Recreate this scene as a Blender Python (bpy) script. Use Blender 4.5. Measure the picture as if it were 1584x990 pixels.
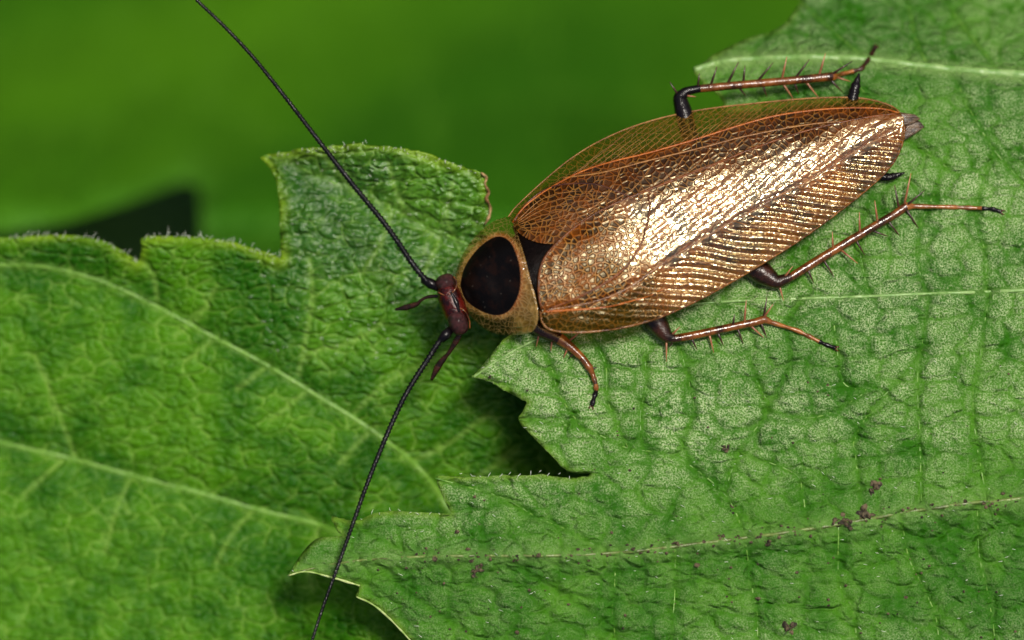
import bpy, bmesh, math, random
import numpy as np
from mathutils import Vector, Matrix

for o in list(bpy.data.objects):
    bpy.data.objects.remove(o)
scene = bpy.context.scene
col = scene.collection
random.seed(4)
RNG = np.random.RandomState(11)

# ---------------------------------------------------------------- camera, sky, sun, exposure
K = 660.0                      # drawing units to one scene unit (1 unit = 1 cm)
CAM_H = 16.0
cam_d = bpy.data.cameras.new('camera')
cam = bpy.data.objects.new('camera', cam_d)
col.objects.link(cam)
cam.location = (0, 0, CAM_H)
cam.rotation_euler = (0, 0, 0)
cam_d.sensor_width = 36
cam_d.lens = 36 * CAM_H / (1584 / K)
cam_d.clip_start = 0.5
cam_d.clip_end = 500
cam_d.dof.use_dof = True
cam_d.dof.focus_distance = CAM_H - 0.05
cam_d.dof.aperture_fstop = 0.43
scene.camera = cam

SUN_EL, SUN_AZ = math.radians(69), math.radians(38)   # azimuth from +Y towards +X
world = bpy.data.worlds.new('World')
scene.world = world
world.use_nodes = True
wn = world.node_tree
for n in list(wn.nodes):
    wn.nodes.remove(n)
sky = wn.nodes.new('ShaderNodeTexSky')
sky.sky_type = 'NISHITA'
sky.sun_disc = False
sky.sun_elevation = SUN_EL
sky.sun_rotation = SUN_AZ
sky.air_density = 1.0
sky.dust_density = 6.0
sky.ozone_density = 0.3
bg = wn.nodes.new('ShaderNodeBackground')
bg.inputs[1].default_value = 0.05
wo = wn.nodes.new('ShaderNodeOutputWorld')
wn.links.new(sky.outputs[0], bg.inputs[0])
wn.links.new(bg.outputs[0], wo.inputs[0])

sun_d = bpy.data.lights.new('sun', 'SUN')
sun_d.energy = 2.2
sun_d.angle = math.radians(11)
sun_d.color = (1.0, 0.95, 0.86)
sun = bpy.data.objects.new('sun', sun_d)
col.objects.link(sun)
sd = Vector((math.sin(SUN_AZ) * math.cos(SUN_EL), math.cos(SUN_AZ) * math.cos(SUN_EL), math.sin(SUN_EL)))
sun.rotation_euler = sd.to_track_quat('Z', 'Y').to_euler()
sun.location = sd * 30

scene.view_settings.view_transform = 'Standard'
scene.view_settings.look = 'None'
scene.view_settings.gamma = 1
scene.view_settings.exposure = 0.95
scene.view_settings.use_curve_mapping = False
scene.render.engine = 'CYCLES'
scene.cycles.transparent_max_bounces = 12
scene.cycles.max_bounces = 6
scene.cycles.diffuse_bounces = 3
scene.cycles.glossy_bounces = 3

# ---------------------------------------------------------------- helpers
def W(p):
    """drawing coordinates (x right, y down, z up) -> scene units"""
    p = np.asarray(p, float)
    out = np.empty_like(p)
    out[..., 0] = (p[..., 0] - 792) / K
    out[..., 1] = (495 - p[..., 1]) / K
    out[..., 2] = p[..., 2] / K
    return out

def tag(o, label=None, cat=None, group=None, kind=None):
    if label: o['label'] = label
    if cat: o['category'] = cat
    if group: o['group'] = group
    if kind: o['kind'] = kind
    return o

def empty(name, p):
    e = bpy.data.objects.new(name, None)
    e.empty_display_size = 0.1
    e.location = W(np.array(p, float)).tolist()
    col.objects.link(e)
    e['_org'] = 0
    del e['_org']
    return e

def world_of(o):
    m = Matrix.Translation(o.location)
    while o.parent:
        o = o.parent
        m = Matrix.Translation(o.location) @ m
    return m

def build(name, verts, faces, mats, parent=None, smooth=True, mat_idx=None, attrs=None, raw=False, up=False):
    """verts in drawing coordinates; the object's origin is put at the middle of its base"""
    v = np.asarray(verts, float) if raw else W(np.asarray(verts, float))
    org = np.array([(v[:, 0].min() + v[:, 0].max()) / 2, (v[:, 1].min() + v[:, 1].max()) / 2, v[:, 2].min()])
    me = bpy.data.meshes.new(name)
    me.from_pydata((v - org).tolist(), [], faces)
    if not isinstance(mats, (list, tuple)):
        mats = [mats]
    for m in mats:
        me.materials.append(m)
    if mat_idx is not None:
        me.polygons.foreach_set('material_index', np.asarray(mat_idx, np.int32))
    if smooth:
        me.polygons.foreach_set('use_smooth', np.ones(len(me.polygons), bool))
    if attrs:
        for k, a in attrs.items():
            a = np.asarray(a, float)
            if a.ndim == 1:
                at = me.attributes.new(k, 'FLOAT', 'POINT')
                at.data.foreach_set('value', a.astype(np.float32))
            else:
                at = me.attributes.new(k, 'FLOAT_VECTOR', 'POINT')
                at.data.foreach_set('vector', a.astype(np.float32).ravel())
    me.update()
    if len(faces) < 60000:
        me.calc_loop_triangles()
        tri = np.empty(len(me.loop_triangles) * 3, np.int32)
        me.loop_triangles.foreach_get('vertices', tri)
        w = (v - v.mean(0))[tri.reshape(-1, 3)]
        nz = np.cross(w[:, 1] - w[:, 0], w[:, 2] - w[:, 0])
        vol = nz[:, 2].sum() if up else (nz * w[:, 0]).sum()
        if vol < 0:
            me.flip_normals()
    o = bpy.data.objects.new(name, me)
    col.objects.link(o)
    if parent:
        o.parent = parent
        o.location = Vector(org) - world_of(parent).translation
    else:
        o.location = org
    return o

def catmull(pts, n=6):
    pts = np.asarray(pts, float)
    P = np.vstack([2 * pts[0] - pts[1], pts, 2 * pts[-1] - pts[-2]])
    out = []
    for i in range(1, len(P) - 2):
        p0, p1, p2, p3 = P[i - 1], P[i], P[i + 1], P[i + 2]
        for k in range(n):
            t = k / n
            out.append(0.5 * ((2 * p1) + (-p0 + p2) * t + (2 * p0 - 5 * p1 + 4 * p2 - p3) * t * t + (-p0 + 3 * p1 - 3 * p2 + p3) * t ** 3))
    out.append(P[-2])
    return np.array(out)

def resample(pts, n):
    pts = np.asarray(pts, float)
    d = np.r_[0, np.cumsum(np.linalg.norm(np.diff(pts, axis=0), axis=1))]
    t = np.linspace(0, d[-1], n)
    return np.stack([np.interp(t, d, pts[:, k]) for k in range(pts.shape[1])], 1)

def tube_data(pts, rad, sides=8, flat=1.0):
    """pts (n,3) drawing coordinates, rad (n,) -> verts, faces, closed ends"""
    pts = np.asarray(pts, float)
    n = len(pts)
    rad = np.broadcast_to(np.asarray(rad, float), (n,))
    tang = np.gradient(pts, axis=0)
    tang /= np.linalg.norm(tang, axis=1)[:, None] + 1e-9
    up = np.array([0, 0, 1.0])
    if abs(tang[:, 2]).max() > 0.97:
        up = np.array([0.6, 0.75, 0.25])
    V = []
    for i in range(n):
        a = np.cross(tang[i], up)
        a /= np.linalg.norm(a) + 1e-9
        b = np.cross(a, tang[i])
        for k in range(sides):
            th = 2 * math.pi * k / sides
            V.append(pts[i] + rad[i] * (math.cos(th) * a + flat * math.sin(th) * b))
    F = []
    for i in range(n - 1):
        for k in range(sides):
            k2 = (k + 1) % sides
            F.append((i * sides + k, (i + 1) * sides + k, (i + 1) * sides + k2, i * sides + k2))
    V.append(pts[0]); V.append(pts[-1])
    c0, c1 = n * sides, n * sides + 1
    for k in range(sides):
        k2 = (k + 1) % sides
        F.append((c0, k, k2))
        F.append((c1, (n - 1) * sides + k2, (n - 1) * sides + k))
    return V, F

class Parts:
    def __init__(s): s.v = []; s.f = []; s.m = []
    def add(s, v, f, m=0):
        b = len(s.v)
        s.v += list(v)
        s.f += [tuple(i + b for i in q) for q in f]
        s.m += [m] * len(f)

def in_poly(px, py, poly):
    poly = np.asarray(poly, float)
    inside = np.zeros(px.shape, bool)
    x0, y0 = poly[-1]
    for x1, y1 in poly:
        c = ((y1 > py) != (y0 > py))
        with np.errstate(divide='ignore', invalid='ignore'):
            xi = (x0 - x1) * (py - y1) / (y0 - y1 + 1e-12) + x1
        inside ^= c & (px < xi)
        x0, y0 = x1, y1
    return inside

def dist_line(px, py, line, maxd=1e9, closed=False, nearest=False):
    """distance of points to a polyline; optional nearest point"""
    line = np.asarray(line, float)
    if closed:
        line = np.vstack([line, line[:1]])
    D = np.full(px.shape, maxd, float)
    NX, NY = px.copy(), py.copy()
    for (x0, y0), (x1, y1) in zip(line[:-1, :2], line[1:, :2]):
        m = (px > min(x0, x1) - maxd) & (px < max(x0, x1) + maxd) & (py > min(y0, y1) - maxd) & (py < max(y0, y1) + maxd)
        if not m.any():
            continue
        qx, qy = px[m], py[m]
        dx, dy = x1 - x0, y1 - y0
        t = np.clip(((qx - x0) * dx + (qy - y0) * dy) / (dx * dx + dy * dy + 1e-9), 0, 1)
        cx, cy = x0 + t * dx, y0 + t * dy
        d = np.hypot(qx - cx, qy - cy)
        old = D[m]
        b = d < old
        D[m] = np.where(b, d, old)
        if nearest:
            NX[m] = np.where(b, cx, NX[m]); NY[m] = np.where(b, cy, NY[m])
    return (D, NX, NY) if nearest else D

def hash2(i, j, s):
    n = (i.astype(np.int64) * 374761393 + j.astype(np.int64) * 668265263 + s * 1442695041) & 0xffffffff
    n = ((n ^ (n >> 13)) * 1274126177) & 0xffffffff
    return ((n ^ (n >> 16)) & 0xffff) / 65535.0

def vnoise(x, y, sc, seed):
    x = x / sc; y = y / sc
    i = np.floor(x); j = np.floor(y)
    fx = x - i; fy = y - j
    fx = fx * fx * (3 - 2 * fx); fy = fy * fy * (3 - 2 * fy)
    i = i.astype(np.int64); j = j.astype(np.int64)
    a = hash2(i, j, seed); b = hash2(i + 1, j, seed); c = hash2(i, j + 1, seed); d = hash2(i + 1, j + 1, seed)
    return (a * (1 - fx) + b * fx) * (1 - fy) + (c * (1 - fx) + d * fx) * fy - 0.5

def cells(x, y, sx, sy, seed):
    """distance to the nearest border of jittered cells, in cell units"""
    u = x / sx; v = y / sy
    i0 = np.floor(u).astype(np.int64); j0 = np.floor(v).astype(np.int64)
    f1 = np.full(x.shape, 9.0); f2 = np.full(x.shape, 9.0)
    for di in (-1, 0, 1):
        for dj in (-1, 0, 1):
            i = i0 + di; j = j0 + dj
            d = np.hypot(i + 0.1 + 0.8 * hash2(i, j, seed) - u, j + 0.1 + 0.8 * hash2(i, j, seed + 7) - v)
            f2 = np.where(d < f1, f1, np.minimum(f2, d))
            f1 = np.minimum(f1, d)
    return f2 - f1

def sstep(a, b, x):
    t = np.clip((x - a) / (b - a), 0, 1)
    return t * t * (3 - 2 * t)

# ---------------------------------------------------------------- node helper
class NT:
    def __init__(s, name, dim='3D'):
        s.dim = dim
        s.m = bpy.data.materials.new(name)
        s.m.use_nodes = True
        s.t = s.m.node_tree
        for n in list(s.t.nodes): s.t.nodes.remove(n)
        s.out = s.t.nodes.new('ShaderNodeOutputMaterial')
    def n(s, typ, **kw):
        nd = s.t.nodes.new('ShaderNode' + typ)
        for k, v in kw.items(): setattr(nd, k, v)
        return nd
    def l(s, a, b): s.t.links.new(a, b)
    def put(s, sock, v):
        if hasattr(v, 'is_linked') or hasattr(v, 'links'): s.l(v, sock)
        else:
            if isinstance(v, (tuple, list)) and len(v) == 3 and sock.type == 'RGBA': v = (*v, 1)
            sock.default_value = v
    def math(s, op, a, b=0.0, c=None, clamp=False):
        nd = s.n('Math', operation=op, use_clamp=clamp)
        s.put(nd.inputs[0], a); s.put(nd.inputs[1], b)
        if c is not None: s.put(nd.inputs[2], c)
        return nd.outputs[0]
    def mix(s, f, a, b, mode='MIX'):
        nd = s.n('Mix', data_type='RGBA', blend_type=mode)
        s.put(nd.inputs[0], f); s.put(nd.inputs[6], a); s.put(nd.inputs[7], b)
        return nd.outputs[2]
    def ramp(s, f, lo, hi, a=0.0, b=1.0):
        nd = s.n('MapRange', interpolation_type='SMOOTHSTEP')
        s.put(nd.inputs[0], f)
        for i, v in enumerate((lo, hi, a, b)): nd.inputs[i + 1].default_value = v
        return nd.outputs[0]
    def noise(s, vec, scale, detail=2, rough=0.5, dist=0.0):
        nd = s.n('TexNoise', noise_dimensions=s.dim)
        s.l(vec, nd.inputs['Vector'])
        nd.inputs['Scale'].default_value = scale; nd.inputs['Detail'].default_value = detail
        nd.inputs['Roughness'].default_value = rough; nd.inputs['Distortion'].default_value = dist
        return nd
    def voro(s, vec, scale, feature='DISTANCE_TO_EDGE', rnd=1.0):
        nd = s.n('TexVoronoi', feature=feature, voronoi_dimensions=s.dim)
        s.l(vec, nd.inputs['Vector'])
        nd.inputs['Scale'].default_value = scale
        nd.inputs['Randomness'].default_value = rnd
        return nd
    def attr(s, name):
        return s.n('Attribute', attribute_name=name)
    def obj(s, sc=(1, 1, 1), rot=0.0, attr=None):
        src = s.n('TexCoord').outputs['Object'] if attr is None else s.attr(attr).outputs['Vector']
        mp = s.n('Mapping')
        mp.inputs['Scale'].default_value = sc
        mp.inputs['Rotation'].default_value = (0, 0, rot)
        s.l(src, mp.inputs[0])
        return mp.outputs[0]
    def warp(s, vec, scale, amt):
        nz = s.noise(vec, scale, 2)
        sub = s.n('VectorMath', operation='SUBTRACT'); s.l(nz.outputs['Color'], sub.inputs[0]); sub.inputs[1].default_value = (.5, .5, .5)
        ml = s.n('VectorMath', operation='SCALE'); s.l(sub.outputs[0], ml.inputs[0]); ml.inputs['Scale'].default_value = amt
        ad = s.n('VectorMath', operation='ADD'); s.l(vec, ad.inputs[0]); s.l(ml.outputs[0], ad.inputs[1])
        return ad.outputs[0]
    def bump(s, h, dist, strength=1.0, prev=None):
        b = s.n('Bump')
        b.inputs['Strength'].default_value = strength
        b.inputs['Distance'].default_value = dist
        s.l(h, b.inputs['Height'])
        if prev is not None: s.l(prev, b.inputs['Normal'])
        return b.outputs[0]
    def principled(s, color, rough=0.5, spec=0.5, normal=None, **kw):
        p = s.n('BsdfPrincipled')
        s.put(p.inputs['Base Color'], color)
        s.put(p.inputs['Roughness'], rough)
        s.put(p.inputs['Specular IOR Level'], spec)
        if normal is not None: s.l(normal, p.inputs['Normal'])
        for k, v in kw.items(): s.put(p.inputs[k.replace('_', ' ')], v)
        return p.outputs[0]
    def mixs(s, f, a, b):
        nd = s.n('MixShader')
        s.put(nd.inputs[0], f); s.l(a, nd.inputs[1]); s.l(b, nd.inputs[2])
        return nd.outputs[0]
    def done(s, sh):
        s.l(sh, s.out.inputs[0])
        return s.m

# ---------------------------------------------------------------- materials
def leaf_material(name, dark, light, pale, rim, vein, cell=(1, 1), s3=15.0, s4=38.0, speck=0.5, bigs=2.2, midw=.5,
                  rough=0.42, spec=0.5, trans=0.14, b3=0.010, b4=0.004, bf=0.0016, rot=0.0, hw3=0.42, netcol=0.5, gloss=0, bigrot=None):
    t = NT(name, '2D')
    v = t.obj((cell[0], cell[1], 1), rot)
    o = t.obj()
    wv = t.warp(v, 12.0, 0.06)
    d3 = t.voro(wv, s3).outputs['Distance']
    d4 = t.voro(wv, s4).outputs['Distance']
    ov = o
    if bigrot is not None:
        mp = t.n('Mapping'); mp.inputs['Scale'].default_value = (.5, 1.6, 1)
        t.l(t.obj((1, 1, 1), bigrot), mp.inputs[0]); ov = mp.outputs[0]
    big = t.noise(ov, bigs, 1).outputs[0]
    mid = t.noise(o, 9, 2, 0.6).outputs[0]
    fine = t.noise(o, 235, 3, 0.8).outputs[0]
    fine2 = t.noise(o, 55, 2, 0.7).outputs[0]
    # colour of the blade
    c = t.mix(t.ramp(t.math('ADD', t.math('MULTIPLY', big, 1 - midw), t.math('MULTIPLY', mid, midw)), 0.35, 0.65), dark, light)
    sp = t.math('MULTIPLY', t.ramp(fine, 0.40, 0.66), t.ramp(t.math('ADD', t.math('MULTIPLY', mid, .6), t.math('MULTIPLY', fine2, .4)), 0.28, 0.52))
    spa = t.math('MULTIPLY', sp, t.math('MULTIPLY', t.attr('sheen_mask').outputs['Fac'], speck))  # pale specks painted in for light reflected off the leaf skin
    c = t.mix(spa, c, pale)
    line3 = t.ramp(d3, 0.01, 0.07, 1, 0)
    line4 = t.ramp(d4, 0.02, 0.16, 1, 0)
    net = t.math('MAXIMUM', t.math('MULTIPLY', line3, t.ramp(mid, 0.38, 0.6)), t.math('MULTIPLY', line4, t.math('MULTIPLY', 0.45, t.ramp(fine2, 0.4, 0.6))))
    c = t.mix(t.math('MULTIPLY', net, netcol), c, vein)
    c = t.mix(t.math('MULTIPLY', t.attr('vein').outputs['Fac'], 0.55), c, vein)
    c = t.mix(t.attr('rim').outputs['Fac'], c, rim)
    # relief
    h3 = t.ramp(d3, 0.0, hw3)
    h4 = t.ramp(d4, 0.0, 0.40)
    hh = t.math('ADD', t.math('MULTIPLY', h3, b3), t.math('MULTIPLY', h4, b4))
    hh = t.math('ADD', hh, t.math('MULTIPLY', t.math('ADD', fine, t.math('MULTIPLY', fine2, 1.2)), bf))
    n3 = t.bump(hh, 1.0)
    rg = t.math('ADD', rough, t.math('MULTIPLY', t.math('SUBTRACT', fine2, 0.5), 0.35))
    p = t.principled(c, rg, spec if gloss == 0 else t.math('ADD', spec, t.math('MULTIPLY', t.attr('sheen_mask').outputs['Fac'], gloss)), n3)
    tr = t.n('BsdfTranslucent'); t.l(t.mix(0.35, c, light), tr.inputs[0]); 
    return t.done(t.mixs(trans, p, tr.outputs[0]))

M = {}
M['leaf_left'] = leaf_material('leaf_glossy', (.014, .086, .0015), (.056, .182, .003), (.20, .34, .07), (.17, .29, .012), (.24, .40, .07),
                               cell=(1.0, 1.6), s3=15, s4=38, speck=0.15, rough=0.25, spec=0.10, gloss=.40, b3=0.0042, b4=0.0030, bf=0.0012, hw3=.2, netcol=.38)
M['leaf_right'] = leaf_material('leaf_painted_sheen', (.022, .120, .002), (.056, .195, .006), (.42, .53, .27), (.14, .26, .02), (.20, .33, .09),
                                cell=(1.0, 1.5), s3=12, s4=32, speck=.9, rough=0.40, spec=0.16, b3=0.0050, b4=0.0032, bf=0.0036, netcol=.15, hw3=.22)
M['leaf_far'] = leaf_material('leaf_far', (.022, .105, .001), (.062, .195, .002), (.08, .2, .02), (.05, .17, .01), (.07, .2, .01),
                              bigs=.75, midw=.1, bigrot=-.55, s3=3, s4=8, speck=0.1, rough=0.6, spec=0.15, b3=0.02, b4=0.005)
M['leaf_dull'] = leaf_material('leaf_dull', (.026, .098, .003), (.062, .158, .006), (.08, .14, .04), (.05, .1, .02), (.06, .12, .02),
                               s3=3, s4=8, speck=0.1, rough=0.5, spec=0.4, b3=0.02, b4=0.005)

def vein_mat(name, a, b, rough=0.4):
    t = NT(name)
    o = t.obj()
    c = t.mix(t.ramp(t.noise(o, 26, 4, .7).outputs[0], .35, .65), a, b)
    n = t.bump(t.noise(o, 120, 2).outputs[0], .002)
    return t.done(t.principled(c, rough, .45, n))
M['vein_left'] = vein_mat('vein_pale_green', (.075, .20, .008), (.13, .27, .03))
M['vein_pale'] = vein_mat('vein_pale', (.10, .22, .04), (.20, .32, .10))
M['vein_fine'] = vein_mat('vein_fine', (.045, .14, .008), (.13, .25, .04))
M['pale_rim'] = vein_mat('pale_rim', (.16, .28, .04), (.38, .44, .18), .5)
M['vein_right'] = vein_mat('vein_olive', (.05, .075, .012), (.13, .19, .04))

t = NT('plant_hair')
M['hair'] = t.done(t.principled((.62, .68, .55), .3, .6))

t = NT('dry_margin')
o_ = t.obj()
c_ = t.mix(t.ramp(t.noise(o_, 40, 4, .7).outputs[0], .4, .6), (.12, .06, .02), (.36, .24, .11))
M['dry'] = t.done(t.principled(c_, .7, .2, t.bump(t.noise(o_, 60, 3).outputs[0], .006)))

t = NT('soil')
o_ = t.obj()
c_ = t.mix(t.ramp(t.noise(o_, .8, 6, .7).outputs[0], .35, .65), (.010, .008, .005), (.035, .026, .015))
M['soil'] = t.done(t.principled(c_, .95, .1, t.bump(t.noise(o_, 1.5, 6, .7).outputs[0], .4)))

t = NT('grit')
o_ = t.obj()
c_ = t.mix(t.ramp(t.noise(o_, 60, 4, .7).outputs[0], .4, .62), (.012, .009, .004), (.10, .075, .04))
M['grit'] = t.done(t.principled(c_, .75, .3, t.bump(t.noise(o_, 120, 3).outputs[0], .004)))

def chitin(name, a, b, rough=.22, spec=.6, scale=30, bump=.0015):
    t = NT(name)
    o = t.obj()
    c = t.mix(t.ramp(t.noise(o, scale, 4, .65).outputs[0], .36, .64), a, b)
    n = t.bump(t.noise(o, scale * 4, 3, .7).outputs[0], bump)
    r = t.math('ADD', rough, t.math('MULTIPLY', t.math('SUBTRACT', t.noise(o, scale * 2, 2).outputs[0], .5), .2))
    return t.done(t.principled(c, r, spec, n, Coat_Weight=.04, Coat_Roughness=.1))
M['black'] = chitin('chitin_black', (.002, .0015, .002), (.005, .003, .004), .2, .22)
M['antenna'] = chitin('antenna_black', (.002, .0015, .002), (.004, .003, .004), .14, .3)
M['scutellum'] = chitin('chitin_matt_black', (.002, .0012, .001), (.004, .002, .0015), .3, .04)
M['darkbrown'] = chitin('chitin_dark_brown', (.008, .003, .0015), (.035, .010, .004), .25, .4)
M['amber'] = chitin('chitin_amber', (.10, .028, .004), (.26, .09, .016), .17, .6)
M['redbrown'] = chitin('chitin_red_brown', (.022, .006, .0015), (.17, .052, .008), .15, .6, 22)
M['spine'] = chitin('chitin_spine', (.16, .05, .02), (.34, .15, .06), .35)
M['spine_dark'] = chitin('chitin_spine_dark', (.015, .006, .004), (.06, .02, .01), .35)
M['head'] = chitin('chitin_crimson', (.007, .001, .001), (.065, .004, .002), .2, .35, 40)
M['eye'] = chitin('eye_mauve', (.010, .002, .002), (.046, .010, .011), .4, .25, 90, .004)
M['abdomen'] = chitin('abdomen_brown', (.03, .011, .005), (.10, .035, .012), .35)
M['tail'] = chitin('tail_plate', (.02, .012, .008), (.11, .07, .04), .35, .15, 50)
M['wing_vein_tan'] = chitin('wing_vein_tan', (.14, .055, .012), (.28, .13, .035), .3, .25, 40)
M['wing_vein_orange'] = chitin('wing_vein_orange', (.20, .045, .004), (.36, .10, .010), .3, .25, 30)
M['wing_vein_brown'] = chitin('wing_vein_brown', (.05, .014, .002), (.15, .04, .005), .3, .2, 40)
M['wing_vein_gold'] = chitin('wing_vein_gold', (.06, .018, .003), (.20, .08, .015), .24, .4, 40)
M['wing_vein_dark'] = chitin('wing_vein_dark', (.03, .008, .003), (.10, .03, .008), .3, .6, 40)

def wing_material(name):
    t = NT(name, '2D')
    uv = t.obj((1, 1.2, 1), 0, 'wing_uv')       # along the wing, across it (in scene units)
    wv = t.warp(uv, 14, .02)
    dv = t.voro(wv, 66).outputs['Distance']
    big = t.noise(uv, 6.5, 3, .6).outputs[0]
    mid = t.noise(uv, 26, 3, .65).outputs[0]
    clear = t.attr('clear').outputs['Fac']
    brown = t.attr('brown').outputs['Fac']
    line = t.ramp(dv, .035, .14, 1, 0)
    # cells: dark brown to rust; net: tan
    cellc = t.mix(t.ramp(mid, .38, .62), (.010, .002, .0004), (.085, .019, .0016))
    cellc = t.mix(t.ramp(big, .40, .62), cellc, (.20, .054, .003))
    cellc = t.mix(t.math('MULTIPLY', brown, .9), cellc, (.040, .009, .001))
    dull = t.attr('dull').outputs['Fac']
    cellc = t.mix(t.math('MULTIPLY', t.ramp(dull, .2, .8), t.ramp(mid, .30, .62, .97, .55)), cellc, (.010, .0025, .0006))
    net = t.mix(t.ramp(mid, .35, .65), (.27, .118, .020), (.19, .048, .004))
    net = t.mix(t.ramp(dull, .12, .5), (.045, .012, .002), net)
    c = t.mix(t.math('MULTIPLY', line, t.math('SUBTRACT', .85, t.math('MULTIPLY', brown, .5))), cellc, net)
    c = t.mix(t.math('MULTIPLY', clear, .55), c, (.075, .062, .006))
    h = t.ramp(dv, 0, .30, 1, 0)
    n2 = t.bump(t.math('ADD', t.math('MULTIPLY', t.noise(uv, 34, 2, .6).outputs[0], .0013), t.math('MULTIPLY', t.math('MULTIPLY', h, t.ramp(dull, .34, .40, -.7, 1.2)), .0010)), 1.0)
    r = t.math('ADD', .10, t.math('MULTIPLY', t.noise(uv, 60, 2).outputs[0], .14))
    r = t.math('ADD', r, t.math('MULTIPLY', dull, .12))
    p = t.principled(c, r, t.math('SUBTRACT', 1.0, t.math('MULTIPLY', dull, .98)), n2, IOR=2.05, Specular_Tint=(1.0, .86, .54))
    tr = t.n('BsdfTransparent')
    t.put(tr.inputs[0], t.mix(brown, (.80, .70, .30), (.45, .17, .05)))
    f = t.math('MULTIPLY', t.math('ADD', t.math('MULTIPLY', clear, .62), .03), t.math('SUBTRACT', 1.0, t.math('MULTIPLY', line, .5)))
    return t.done(t.mixs(f, p, tr.outputs[0]))
M['wing'] = wing_material('wing_membrane')

def pronotum_material():
    t = NT('pronotum_shell', '2D')
    o = t.obj()
    disc = t.attr('disc').outputs['Fac']
    stain = t.attr('stain').outputs['Fac']
    dv = t.voro(t.warp(o, 20, .02), 95).outputs['Distance']
    line = t.ramp(dv, .04, .16, 1, 0)
    mid = t.noise(o, 24, 3, .6).outputs[0]
    margin = t.mix(t.ramp(mid, .4, .6), (.12, .066, .010), (.26, .15, .035))
    margin = t.mix(t.math('MULTIPLY', stain, .9), margin, (.19, .055, .010))
    margin = t.mix(t.math('MULTIPLY', line, .15), margin, (.50, .38, .17))
    dots = t.ramp(t.voro(t.warp(o, 8, .1), 24, 'F1').outputs['Distance'], .025, .05, 1, 0)
    black = t.mix(t.ramp(mid, .45, .7), (.002, .0015, .0015), (.007, .003, .002))
    black = t.mix(t.math('MULTIPLY', dots, .05), black, (.4, .36, .3))
    dn = t.ramp(t.math('ADD', disc, t.math('MULTIPLY', t.math('SUBTRACT', mid, .5), .12)), .42, .58)
    c = t.mix(dn, margin, black)
    n = t.bump(t.math('MULTIPLY', t.math('ADD', t.ramp(dv, 0, .3, 1, 0), mid), t.math('SUBTRACT', 1.0, t.math('MULTIPLY', dn, .9))), .0007)
    p = t.principled(c, t.math('ADD', .16, t.math('MULTIPLY', dn, .14)), t.math('SUBTRACT', .6, t.math('MULTIPLY', dn, .5)), n)
    tr = t.n('BsdfTransparent'); t.put(tr.inputs[0], (.68, .60, .30))
    f = t.math('MULTIPLY', t.math('MULTIPLY', t.math('SUBTRACT', 1.0, dn), t.attr('clear').outputs['Fac']), t.math('SUBTRACT', .92, t.math('MULTIPLY', line, .3)))
    return t.done(t.mixs(f, p, tr.outputs[0]))
M['pronotum'] = pronotum_material()

# ---------------------------------------------------------------- ground far below
g = build('ground', [(-200, -200, -15), (200, -200, -15), (200, 200, -15), (-200, 200, -15)], [(0, 1, 2, 3)], M['soil'], raw=True, smooth=False)
tag(g, 'dark bare soil in the shade far below the leaves', 'ground', kind='structure')

# ---------------------------------------------------------------- leaves
def make_blade(name, outline, zfun, mat, parent, step, veins, rim_w=9, rim_noise=.5, sheen_mask=None, thick=3.5, vcap=13):
    outline = np.asarray(outline, float)
    x0, y0 = outline.min(0) - step; x1, y1 = outline.max(0) + step
    nx = int((x1 - x0) / step) + 2; ny = int((y1 - y0) / step) + 2
    gx, gy = np.meshgrid(x0 + step * np.arange(nx), y0 + step * np.arange(ny))
    cx, cy = gx[:-1, :-1] + step / 2, gy[:-1, :-1] + step / 2
    ins = in_poly(cx, cy, outline)
    idx = -np.ones(gx.shape, int)
    use = np.zeros(gx.shape, bool)
    use[:-1, :-1] |= ins; use[1:, :-1] |= ins; use[:-1, 1:] |= ins; use[1:, 1:] |= ins
    cnt = np.zeros(gx.shape, int)
    for a in (slice(None, -1), slice(1, None)):
        for b in (slice(None, -1), slice(1, None)):
            cnt[a, b] += ins
    idx[use] = np.arange(use.sum())
    px, py = gx[use].copy(), gy[use].copy()
    bnd = (cnt[use] < 4)
    D, NX, NY = dist_line(px, py, outline, maxd=60, closed=True, nearest=True)
    px[bnd] = NX[bnd]; py[bnd] = NY[bnd]
    D[bnd] = 0
    vein = np.zeros(px.shape)
    for pts, wdt, dep, s_ in veins:
        d = dist_line(px, py, pts, maxd=wdt * 3)
        vein = np.maximum(vein, s_ * np.exp(-(d / min(wdt * .4, vcap)) ** 2))
    z = zfun(px, py)
    rim = .75 * np.exp(-(D / (rim_w * (1 + .9 * vnoise(px, py, 60, 13)))) ** 2) * (1 - rim_noise + rim_noise * (vnoise(px, py, 40, 3) + .5) * 1.6)
    z = z - 2.5 * np.exp(-(D / 7.0) ** 2)
    st = np.ones(px.shape) if sheen_mask is None else sheen_mask(px, py)
    jj, ii = np.nonzero(ins)
    F = np.stack([idx[jj, ii], idx[jj + 1, ii], idx[jj + 1, ii + 1], idx[jj, ii + 1]], 1).tolist()
    o = build(name, np.stack([px, py, z], 1), F, mat, parent, attrs={'vein': vein, 'rim': np.clip(rim, 0, 1), 'sheen_mask': st})
    m = o.modifiers.new('thickness', 'SOLIDIFY')
    m.thickness = thick / K
    m.offset = -1
    return o

def groove(px, py, veins):
    z = np.zeros(px.shape)
    for pts, wdt, dep, s_ in veins:
        d = dist_line(px, py, pts, maxd=wdt * 3)
        z -= dep * np.exp(-np.sqrt((d / wdt) ** 2 + .02) * 1.3)
    return z

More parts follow.
